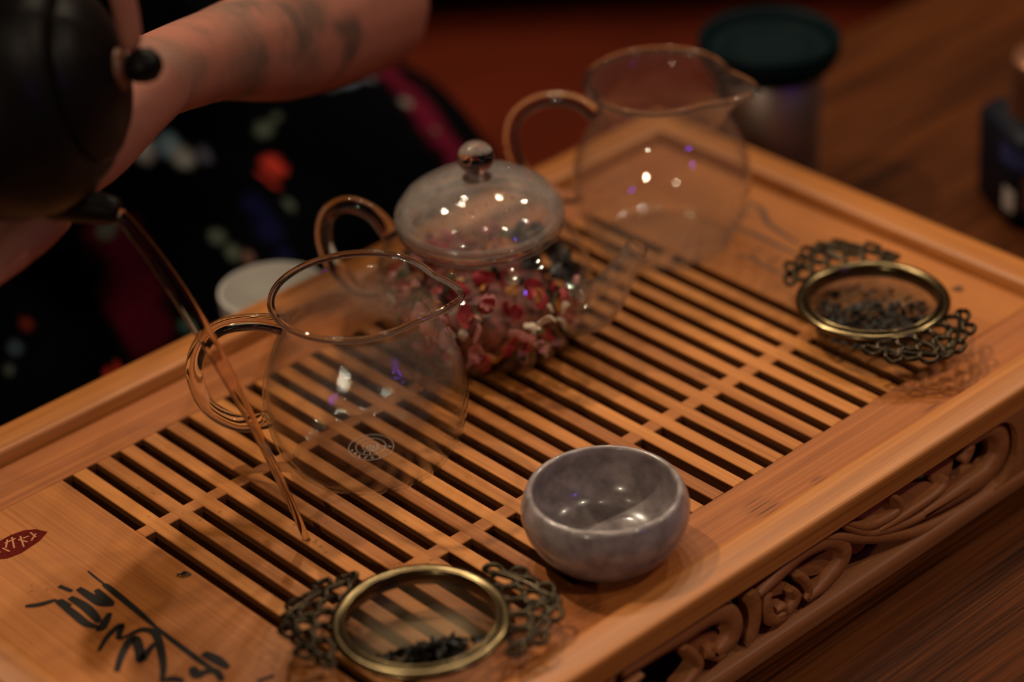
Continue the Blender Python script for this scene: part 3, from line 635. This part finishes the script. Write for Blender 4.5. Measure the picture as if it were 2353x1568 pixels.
# ---------------------------------------------------------------- brass tea strainers
def strainer(org, angs, label, dz, seed, hup=0.0):
    root = empty('tea_strainer', org, label, 'strainer', 'brass tea strainers'); o = Vector(org)
    q = MB(); q.lathe([(2.72,dz-0.55),(2.74,dz-0.15),(2.82,dz+0.0),(2.98,dz+0.06),(3.16,dz+0.02),(3.24,dz-0.08),(3.20,dz-0.16),(3.0,dz-0.12),(2.86,dz-0.2),(2.80,dz-0.55)], org, 96, closed=True); q.build('rim', M_brass, root)
    q = MB(); q.tube([o+Vector((2.76*math.cos(2*math.pi*k/96),2.76*math.sin(2*math.pi*k/96),dz+0.03)) for k in range(96)], 0.075, 8, closed=True); q.build('rim_bead', M_brass, root)
    q = MB(); bw = [(0.0,0.10),(1.0,0.12),(1.8,0.28),(2.35,0.62),(2.66,dz-0.5),(2.74,dz-0.3)]
    q.lathe([(v.x,v.z) for v in catmull([(r,0,z) for r,z in bw],3)], org, 64); q.build('mesh_bowl', M_screen, root)
    for s_ in (0, 1):
        a = math.radians(angs[s_]); u = Vector((math.cos(a), math.sin(a), 0)); v = Vector((-math.sin(a), math.cos(a), 0)); base = o + Vector((0,0,dz-0.12))
        def loc(rad, tng, up=0.0): 
            rr_ = math.hypot(0, 0); c_ = math.sqrt(max(0.01, 9.6 - (tng*0.72)**2)) - 3.1   # follows the round rim
            return base + u*(3.1 + rad + c_) + v*tng + Vector((0,0,up + hup*rad*(1 if s_ == 0 else -1)))
        q = MB()
        def ring(rad, tng, r, rt=None, tube=0.105):
            rt = rt or r
            q.tube([loc(rad + r*math.cos(2*math.pi*k/20), tng + rt*math.sin(2*math.pi*k/20), 0.05*math.sin(4*math.pi*k/20)) for k in range(20)], tube, 6, closed=True)
        for k in range(5): ring(0.42, (k-2)*0.82, 0.44, 0.46)
        for k in range(4): ring(1.02, (k-1.5)*0.80, 0.42, 0.42)
        for k in range(3): ring(1.55, (k-1)*0.72, 0.34, 0.36)
        for t_ in (-1, 1): ring(0.42, t_*2.35, 0.30, 0.30); ring(1.12, t_*1.95, 0.28, 0.28)
        q.tube([loc(0.2,-2.3), loc(0.75,-1.7), loc(1.3,-0.9), loc(1.72,0), loc(1.3,0.9), loc(0.75,1.7), loc(0.2,2.3)], 0.11, 8, smooth=5)
        q.tube([loc(0.0,-0.5), loc(0.8,-0.25), loc(1.6,0), loc(0.8,0.25), loc(0.0,0.5)], 0.09, 8, smooth=5)
        q.build('filigree_handle', M_dbrass, root)
    return root
def leaf_heap(org, pts, label, seed, smin, smax, flat):
    q = MB(); r = random.Random(seed)
    for (x, y, z) in pts:
        s_ = r.uniform(smin, smax); m = Matrix.Translation((x,y,z)) @ Matrix.Rotation(r.uniform(0,6.28),4,'Z') @ Matrix.Rotation(r.uniform(-0.9,0.9)*flat,4,'X') @ Matrix.Rotation(r.uniform(-0.9,0.9)*flat,4,'Y')
        k = 5; vs = []
        for i in range(k):
            u_ = i/(k-1)*2-1; wv = s_*0.42*math.sqrt(max(0.05,1-u_*u_)); c_ = r.uniform(-0.2,0.2)*s_
            vs += [m @ Vector((u_*s_, wv, c_+0.2*s_)), m @ Vector((u_*s_, 0, c_)), m @ Vector((u_*s_, -wv, c_+0.2*s_))]
        q.add(vs, [(3*i+j,3*i+j+1,3*i+4+j,3*i+3+j) for i in range(k-1) for j in range(2)])
    return tag(q.build('tea_leaves', M_leaf, org=org), label, 'tea leaves', kind='stuff')
S1, S2 = (2.72,-18.75,0.0), (30.05,-16.35,0.0)
strainer(S1, (131,-33), 'brass tea strainer holding a small leaf clump, beside the grey bowl', 1.55, 1)
strainer(S2, (67,258), 'brass tea strainer covered in dark leaves, at the right end of the tray', 1.65, 2, 0.10)
rr = random.Random(3)
def bowl_z(r): return 0.14 + 0.062*r*r if r < 2.3 else 0.5
pts = []
for k in range(285):
    r = abs(rr.gauss(0, 0.42)); a = rr.uniform(0, 6.28); x = -0.15 + r*1.9*math.cos(a+0.6); y = -0.5 + r*1.2*math.sin(a)
    d = math.hypot(x, y)
    if d < 2.45: pts.append((S1[0]+x, S1[1]+y, bowl_z(d)+0.08+rr.uniform(0,0.42)*max(0,1-r/0.9)))
leaf_heap(S1, pts, 'small clump of wet dark tea leaves inside the front strainer', 4, 0.15, 0.32, 1.0)
pts = []
for k in range(900):
    r = 2.5*math.sqrt(rr.random()); a = rr.uniform(0, 6.28); x, y = r*math.cos(a), r*math.sin(a)
    if x*0.56 + y*0.64 > 1.15 and rr.random() < 0.8: continue
    pts.append((S2[0]+x, S2[1]+y, bowl_z(r)+0.06+rr.uniform(0,0.30)))
leaf_heap(S2, pts, 'bed of dark tea leaves covering the strainer at the right end', 5, 0.10, 0.24, 0.8)
for p, ang, lab in (((-0.45,-8.73,0.03), 0.4, 'single dark tea leaf scrap lying on the left end panel'), ((35.2,-16.8,0.03), 1.4, 'single dark tea leaf scrap lying on the deck beyond the leaf-filled strainer')):
    o = leaf_heap(p, [p], lab, 9, 0.26, 0.28, 0.1); del o['kind']; o.name = 'leaf_scrap'; o['category'] = 'leaf'
# water splashes on the slats
q = MB(); rr = random.Random(21)
for cx, cy_, n_, sp in ((4.2,-10.3,26,1.2),(5.5,-14.3,18,1.2),(2.1,-6.2,12,1.5),(1.8,-3.5,8,1.5),(-4.9,-5.3,5,0.6),(6.3,-14.6,10,0.8),(9,-12,10,3)):
    for k in range(n_):
        x, y = cx+rr.gauss(0,sp*0.5), cy_+rr.gauss(0,sp*0.5); i = x % P
        if 0 < x < XE and i < SW+0.06: continue
        q.sphere((x,y,0.0), rr.uniform(0.03,0.09), 8, (1,1,0.4))
tag(q.build('water_drops', M_drop, org=(4.2,-10.3,0)), 'scattered water drops splashed on the slats round the stream', 'water', kind='stuff')

# ---------------------------------------------------------------- pouring water, dark teapot
Lp = Vector((4.18,-10.33,0)); dv = Vector((0.643,-0.766,0))
q = MB(); vs = []; fs = []; m = 60; n = 16
for i in range(m+1):
    u = 5.56*(i/m)**0.8; c = Lp + dv*(u-5.56) + Vector((0,0,14.17-1.366*u-0.213*u*u)); s_ = i/m
    tdir = (dv + Vector((0,0,-1.366-0.426*u))).normalized(); a_ = Vector((-dv.y,dv.x,0)); b_ = tdir.cross(a_)
    w1 = 0.27+0.10*math.sin(math.pi*min(1,s_*1.3))-0.08*s_; w2 = 0.15+0.02*math.sin(s_*9); tw = 0.5+2.2*s_
    w2 *= 1; e1 = a_*math.cos(tw)+b_*math.sin(tw); e2 = b_*math.cos(tw)-a_*math.sin(tw)
    for k in range(n):
        g = 2*math.pi*k/n; dent = 1-0.28*math.cos(2*g)**2*0 ; vs.append(c + e1*(w1*math.cos(g)) + e2*((w2*(1-0.35*math.exp(-(math.cos(g)/0.35)**2)))*math.sin(g)))
for i in range(m):
    for k in range(n): fs.append((i*n+k, i*n+(k+1)%n, (i+1)*n+(k+1)%n, (i+1)*n+k))
fs += [tuple(range(n)), tuple(range(m*n,(m+1)*n))]
q.add(vs, fs); ws = q.build('water_stream', M_water, org=tuple(Lp)); tag(ws, 'thin stream of water falling from the dark teapot onto the slats', 'water')

K = Lp + dv*(-8.9) + Vector((0,0,18.9)); th = math.radians(10.7)
aa = dv*math.cos(th) + Vector((0,0,math.sin(th))); ff = dv*math.sin(th) - Vector((0,0,math.cos(th))); nn = aa.cross(ff)
MK = Matrix(((ff.x,nn.x,aa.x,K.x),(ff.y,nn.y,aa.y,K.y),(ff.z,nn.z,aa.z,K.z),(0,0,0,1)))
dark = empty('clay_teapot', tuple(K), 'dark round clay teapot held tilted in the air, pouring water', 'teapot')
q = MB(); q.lathe([(0,-3.5),(2.5,-3.55),(2.6,-3.7),(2.8,-3.7),(2.95,-3.4),(3.75,-2.6),(4.4,-1.3),(4.6,0.0),(4.5,1.2),(4.1,2.2),(3.5,2.9),(3.0,3.15),(2.8,3.1),(0,3.0)], n=72); q.xf(MK).build('body', M_pot, dark, auto=60)
q = MB(); q.lathe([(0,3.05),(2.95,3.1),(3.05,3.25),(2.9,3.45),(2.3,3.85),(1.4,4.2),(0.7,4.38),(0,4.42)], n=64); dl = q.xf(MK).build('lid', M_pot, dark, auto=60)
q = MB(); q.lathe([(0.0,4.36),(0.75,4.38),(0.62,4.5),(0.42,4.62),(0,4.66)], n=32); q.xf(MK).build('knob_collar', M_pottrim, dl)
q = MB(); q.lathe([(0.40,4.6),(0.55,4.85),(0.62,5.2),(0.56,5.55),(0.3,5.8),(0,5.86)], n=32); q.xf(MK).build('knob', M_pot, dl)
q = MB(); q.tube([(3.6,0,-0.2),(4.4,0,0.6),(4.9,0,1.5),(5.3,0,2.5)], [1.15,0.85,0.62,0.46], 20, smooth=6, up=(0,1,0)); q.xf(MK).build('spout', M_pot, dark)
q = MB(); q.tube([(-4.2,0,2.0),(-5.6,0,2.7),(-6.9,0,2.0),(-7.3,0,0.2),(-6.8,0,-1.6),(-5.6,0,-2.3),(-4.1,0,-1.9)], [0.55,0.5,0.48,0.48,0.48,0.5,0.55], 14, smooth=6, up=(0,1,0)); q.xf(MK).build('handle', M_pot, dark)

# ---------------------------------------------------------------- travel mug and bottle on the table
MG = (43.3,1.5,TZ); mug = empty('travel_mug', MG, 'steel travel mug with a wide dark teal lid behind the tray', 'mug')
q = MB(); q.lathe([(0,0),(2.35,0),(2.5,0.15),(2.72,6.6),(2.62,6.7),(0,6.7)], MG, 64); q.build('body', M_steel, mug, auto=50)
q = MB(); q.lathe([(0,6.4),(2.75,6.4),(3.2,6.7),(3.5,7.3),(3.52,7.9),(3.4,8.05),(3.2,8.0),(3.05,7.75),(2.9,7.5),(0,7.4)], MG, 64); ml = q.build('lid', M_teal, mug, auto=50)
q = MB(); q.lathe([(1.9,7.4),(2.0,7.62),(2.2,7.62),(2.3,7.4)], MG, 48); q.build('drink_ring', M_teal, ml)
BT = (50.6,-10.0,TZ); bot = empty('small_bottle', BT, 'small dark blue labelled bottle with a ribbed copper neck at the right edge', 'bottle')
def sq(a, r, z):
    if z > 5.0: return (r, z)
    c_, s_ = abs(math.cos(a+0.5)), abs(math.sin(a+0.5)); return (r/((c_**6+s_**6)**(1/6)), z)
q = MB(); q.lathe([(0,0),(2.5,0),(2.65,0.2),(2.7,4.4),(2.5,4.75),(1.9,5.05),(0,5.1)], BT, 64, sq); q.build('body', M_navy, bot, auto=50)
q = MB(); q.lathe([(0,5.0),(1.9,5.05)] + [p for k in range(5) for p in ((1.95,5.15+k*0.5),(1.75,5.4+k*0.5),(1.9,5.6+k*0.5))] + [(1.8,7.9),(0,8.0)], BT, 48); q.build('ribbed_neck', M_copper, bot)
q = MB(); rb = random.Random(2)
def on_face(u_, h):   # a point on the bottle side that faces the camera
    a = math.radians(218)+u_; r = 2.72; c_, s_ = abs(math.cos(a+0.5)), abs(math.sin(a+0.5)); r = r/((c_**6+s_**6)**(1/6)) + 0.012
    return (BT[0]+r*math.cos(a), BT[1]+r*math.sin(a), BT[2]+h)
def patch(name, m, us, h0, h1):
    q = MB(); vs = [on_face(u_, h) for h in (h0, h1) for u_ in us]; n = len(us)
    q.add(vs, [(i, i+1, n+i+1, n+i) for i in range(n-1)]); q.build(name, m, bot, smooth=False)
patch('blue_band', M_lblue, [-0.9+0.15*k for k in range(13)], 3.3, 4.3)
patch('brown_picture', M_lbrown, [-0.35+0.12*k for k in range(7)], 1.2, 3.0)
patch('white_picture', M_lwhite, [-0.72,-0.62,-0.52,-0.45], 0.9, 2.1)

# ---------------------------------------------------------------- the person
def capsules(mb, chain, n=14):
    """tapered limb through (x, y, z, r) points with round ends"""
    P_ = [Vector(c[:3]) for c in chain]; R_ = [c[3] for c in chain]
    Q = catmull(P_, 5) if len(P_) > 2 else [P_[0].lerp(P_[1], k/5) for k in range(6)]; k = 5; RR = []
    for i in range(len(R_)-1):
        for j in range(k): RR.append(R_[i]+(R_[i+1]-R_[i])*(j/k))
    RR.append(R_[-1])
    a = (Q[0]-Q[1]).normalized(); b = (Q[-1]-Q[-2]).normalized()
    Q = [Q[0]+a*RR[0]*0.95, Q[0]+a*RR[0]*0.7, Q[0]+a*RR[0]*0.35] + Q + [Q[-1]+b*RR[-1]*0.35, Q[-1]+b*RR[-1]*0.7, Q[-1]+b*RR[-1]*0.95]
    RR = [RR[0]*0.3, RR[0]*0.71, RR[0]*0.93] + RR + [RR[-1]*0.93, RR[-1]*0.71, RR[-1]*0.3]
    mb.tube(Q, RR, n)
def fuse(ob, voxel, it=4, disp=None):
    """one continuous skin: voxel remesh, smooth, optional cloth folds"""
    m1 = ob.modifiers.new('r', 'REMESH'); m1.mode = 'VOXEL'; m1.voxel_size = voxel
    m2 = ob.modifiers.new('s', 'SMOOTH'); m2.iterations = it; m2.factor = 0.5
    dg = bpy.context.evaluated_depsgraph_get(); me = bpy.data.meshes.new_from_object(ob.evaluated_get(dg)); old = ob.data
    ob.modifiers.clear(); ob.data = me; me.name = old.name
    if not me.materials: me.materials.append(old.materials[0])
    if disp:
        nr = [v.normal.copy() for v in me.vertices]
        for v, nv in zip(me.vertices, nr): v.co += nv * disp(v.co)
    me.polygons.foreach_set('use_smooth', [True]*len(me.polygons)); return ob
PO = (20.0,45.0,-ZF)
def rel(p): return (p[0]-PO[0], p[1]-PO[1], p[2]-PO[2])
M_skin = printed('skin', (0.36,0.140,0.098), [(rel(c), r, k) for c, r, k in (
    ((12,2.0,13.6),4.2,(0.18,0.105,0.076)), ((17,4.5,12.0),3.2,(0.16,0.09,0.066)), ((7.5,-0.6,15.4),2.2,(0.22,0.12,0.088)),
    ((19.5,4.8,11.2),1.7,(0.085,0.060,0.050)), ((16.5,3.8,12.6),1.2,(0.10,0.07,0.058)), ((13.2,2.4,13.0),1.1,(0.12,0.08,0.065)), ((10.0,1.4,14.9),1.0,(0.12,0.08,0.065)),
    ((22.5,6.0,12.0),1.3,(0.13,0.075,0.058)), ((14.8,3.4,15.0),1.3,(0.11,0.075,0.06)), ((18.4,5.2,9.9),1.2,(0.09,0.06,0.05)))], rough=0.55, soft=1.0, wob=1.1)
HS = Vector((-0.40,-0.45,0.37))
def H(l): return [(p[0]+HS.x, p[1]+HS.y, p[2]+HS.z, p[3]) for p in l]
bd = MB()
capsules(bd, [(20,50,-9,12),(20,46,6,11),(19.5,40.5,22,12.5),(19.5,36.5,33,7)])
capsules(bd, [(33,35,34,5),(20,36,34,6.5),(6,36,34.5,5)])
capsules(bd, [(19.5,36.5,36,5.4),(18.5,35,45,5.2)])
capsules(bd, [(33.5,34.5,33.5,5.0),(30.0,22.5,21,4.3),(25.9,11.7,8.8,3.4)])
capsules(bd, [(25.7,11.4,8.4,3.5),(21.5,8.2,10.0,3.05),(16.9,5.9,11.3,2.6),(11.9,3.2,13.3,1.9),(6.9,0.4,15.0,1.65)])
capsules(bd, H([(6.9,0.20,14.8,1.65),(5.2,-0.60,14.5,1.5),(3.4,-1.1,13.8,1.35),(1.5,-1.4,13.35,1.15)]))
capsules(bd, H([(6.77,0.61,14.98,1.6),(4.71,1.29,15.52,1.55),(1.74,0.45,14.18,1.35),(0.48,0.2,13.48,1.15)]))
for fng in ([(1.43,-1.29,13.63,0.95),(0.17,-2.9,13.18,0.82),(-1.54,-3.35,12.71,0.78),(-3.32,-3.18,11.97,0.64)],
            [(0.84,0.09,13.74,0.95),(-0.79,-1.23,13.24,0.78),(-2.34,-1.67,12.96,0.72),(-3.72,-1.66,12.45,0.58)],
            [(0.91,1.22,14.24,0.95),(-1.83,0.4,13.73,0.76),(-3.77,-0.2,14.0,0.68),(-4.9,-0.9,14.9,0.56)],
            [(1.21,2.14,14.72,0.85),(-1.46,1.9,14.89,0.64),(-3.17,1.3,15.5,0.56),(-4.0,0.8,16.3,0.48)],
            [(6.23,1.23,15.16,1.05),(5.3,1.9,17.2,0.9),(4.3,2.2,18.5,0.74)]): capsules(bd, H(fng), 12)
# the other arm comes from above and grips the handle
def KP(x, y, z): return tuple(MK @ Vector((x, y, z)))
wr_ = KP(-13.0, 3.2, -2.0)
capsules(bd, [(5.5,35.5,34,5.0),(-9,26,33,4.4),(-19,15,32.5,3.5)])
capsules(bd, [(-19,15,32.5,3.4),(-12,8.5,32.3,2.7),wr_+(1.8,)])
capsules(bd, [wr_+(1.75,), KP(-11.0,2.6,-0.8)+(1.7,), KP(-9.2,1.9,0.2)+(1.5,)])
capsules(bd, [KP(-12.4,2.8,-0.6)+(1.5,), KP(-10.6,2.2,1.2)+(1.4,), KP(-9.2,1.7,1.8)+(1.2,)])
for z_ in (0.75,-0.55,-1.75): capsules(bd, [KP(-9.2,1.5,z_+0.3)+(0.85,), KP(-8.3,-0.6,z_)+(0.75,), KP(-6.3,-1.05,z_)+(0.68,), KP(-5.75,0.2,z_)+(0.56,)], 12)
capsules(bd, [KP(-9.4,1.0,2.1)+(0.85,), KP(-6.6,0.35,4.6)+(0.66,), KP(-3.6,0.2,5.25)+(0.56,), KP(-0.75,0.1,5.0)+(0.45,)], 12)
capsules(bd, [KP(-9.9,2.6,1.2)+(0.95,), KP(-7.6,2.0,2.4)+(0.78,), KP(-6.0,0.9,1.7)+(0.6,)], 12)
# head
bd.sphere((17.5,33.0,53.5), 9.0, 28, (0.82,1.0,1.18)); bd.sphere((17.2,24.9,48.6), 3.6, 16, (1,0.8,0.9))
capsules(bd, [(17.3,24.4,54.5,0.9),(17.2,22.7,52.0,1.3)]); 
for s_ in (-1, 1): bd.sphere((17.5+s_*7.4,33.9,53.0), 2.4, 14, (0.4,0.8,1.2))
q = bd  # chin and lips are part of the same skin
capsules(bd, [(15.4,22.9,48.6,0.35),(17.2,22.1,48.7,0.5),(19.0,22.9,48.6,0.35)]); capsules(bd, [(15.6,23.0,47.8,0.35),(17.2,22.2,47.6,0.55),(18.8,23.0,47.8,0.35)])
# legs, kneeling under the robe
for kx, hx in ((31,28),(19,15)):
    capsules(bd, [(hx,48,-9,8),(kx,20,-9.5,6.3)]); capsules(bd, [(kx,20,-10.5,5.8),(kx-1,36,-18.5,4.6),(hx,56,-20.5,3.2)]); capsules(bd, [(hx,57,-20.4,3.0),(hx,66,-22.2,2.2)])
person = bd.build('person', M_skin, org=PO); fuse(person, 0.0034, 5)
tag(person, 'person in a black floral robe with a tattooed forearm, tipping the dark clay teapot', 'person')
for s_ in (-1, 1):
    q = MB(); q.sphere((17.4+s_*3.0,26.1,54.6), 1.15, 16, (1.2,1,0.75)); ey = q.build('eye', M_eye, person)
    q = MB(); q.sphere((17.4+s_*3.0,25.1,54.55), 0.5, 12, (1,0.5,1)); q.build('pupil', M_hair, ey)
    q = MB(); capsules(q, [(17.4+s_*1.6,24.6,56.5,0.25),(17.4+s_*3.2,25.0,56.9,0.3),(17.4+s_*4.8,26.3,56.4,0.2)], 8); q.build('eyebrow', M_hair, person)
q = MB(); q.sphere((17.5,34.5,55.6), 9.6, 28, (0.86,1.0,1.12)); hb = q
hb.v = [p if not (p.y < 28.0 and p.z < 60.5) else Vector((p.x, 28.0+(p.y-28.0)*0.1, p.z)) for p in hb.v]
capsules(hb, [(17.5,42.5,54,6.5),(18,45,43,5.5),(18.5,46,34,3.5)]); hb.build('hair', M_hair, person)
rb_ = MB()
capsules(rb_, [(20,51,-9,14.5),(20,46.5,7,13),(19.5,41,22,14.2),(19.5,37,31.5,9.5)])
capsules(rb_, [(33.5,35,33,6.6),(31.2,27.5,25.5,6.4)]); capsules(rb_, [(5.5,36,33.6,6.6),(-6,28,33.2,6.4)])
for kx, hx in ((31,28),(19,15)):
    capsules(rb_, [(hx,48,-10,11),(kx+0.5,32,-9.2,9.6),(kx,19.6,-8.4,8.2)], 18); capsules(rb_, [(kx,20.5,-14,7.6),(kx-1,36,-17,7),(hx,58,-18.5,5.4)])
capsules(rb_, [(8,30,-8,10),(6.5,19.5,-7.4,8.2)], 18); capsules(rb_, [(-6,32,-8,9),(-7,21,-7.8,7.6)], 18); capsules(rb_, [(6,20,-15,8),(-4,24,-17,7)], 18)
capsules(rb_, [(20,28,-2,9),(6,28,-2,9),(-4,30,-6,8)], 18)
capsules(rb_, [(31,19,-5,4.6),(35,17,-11,4.2),(37,17,-19,4.4)])
capsules(rb_, [(13,18.3,-12,6.5),(13,17.5,-19,6.2)])
M_robe = printed('floral_robe', (0.002,0.002,0.003), ROBE, rough=0.95, soft=0.7, wob=0.6, spec=0.02)
robe = rb_.build('robe', M_robe, person)
robe = fuse(robe, 0.006, 8, lambda c: 0.004*noise.noise(Vector((c.x*14, c.y*9, c.z*9)))+0.0025*noise.noise(Vector((c.x*38, c.y*20, c.z*20))))
tag(robe, 'black robe printed with crimson panels and small bright flowers')
# black cushion on the floor beyond the table
q = MB(); q.sphere((0,0,0), 1.0, 32); 
q.v = [Matrix.Rotation(math.radians(-43),3,'Z') @ Vector((math.copysign(abs(p.x)**0.5,p.x)*62, math.copysign(abs(p.y)**0.5,p.y)*20, math.copysign(abs(p.z)**0.7,p.z)*8)) + Vector((102,61,-ZF+8)) for p in q.v]  # long rounded black form covering the far floor
tag(q.build('floor_mound', M_black, org=(102,61,-ZF)), 'long black cushion on the red-brown floor beyond the table', 'mound')
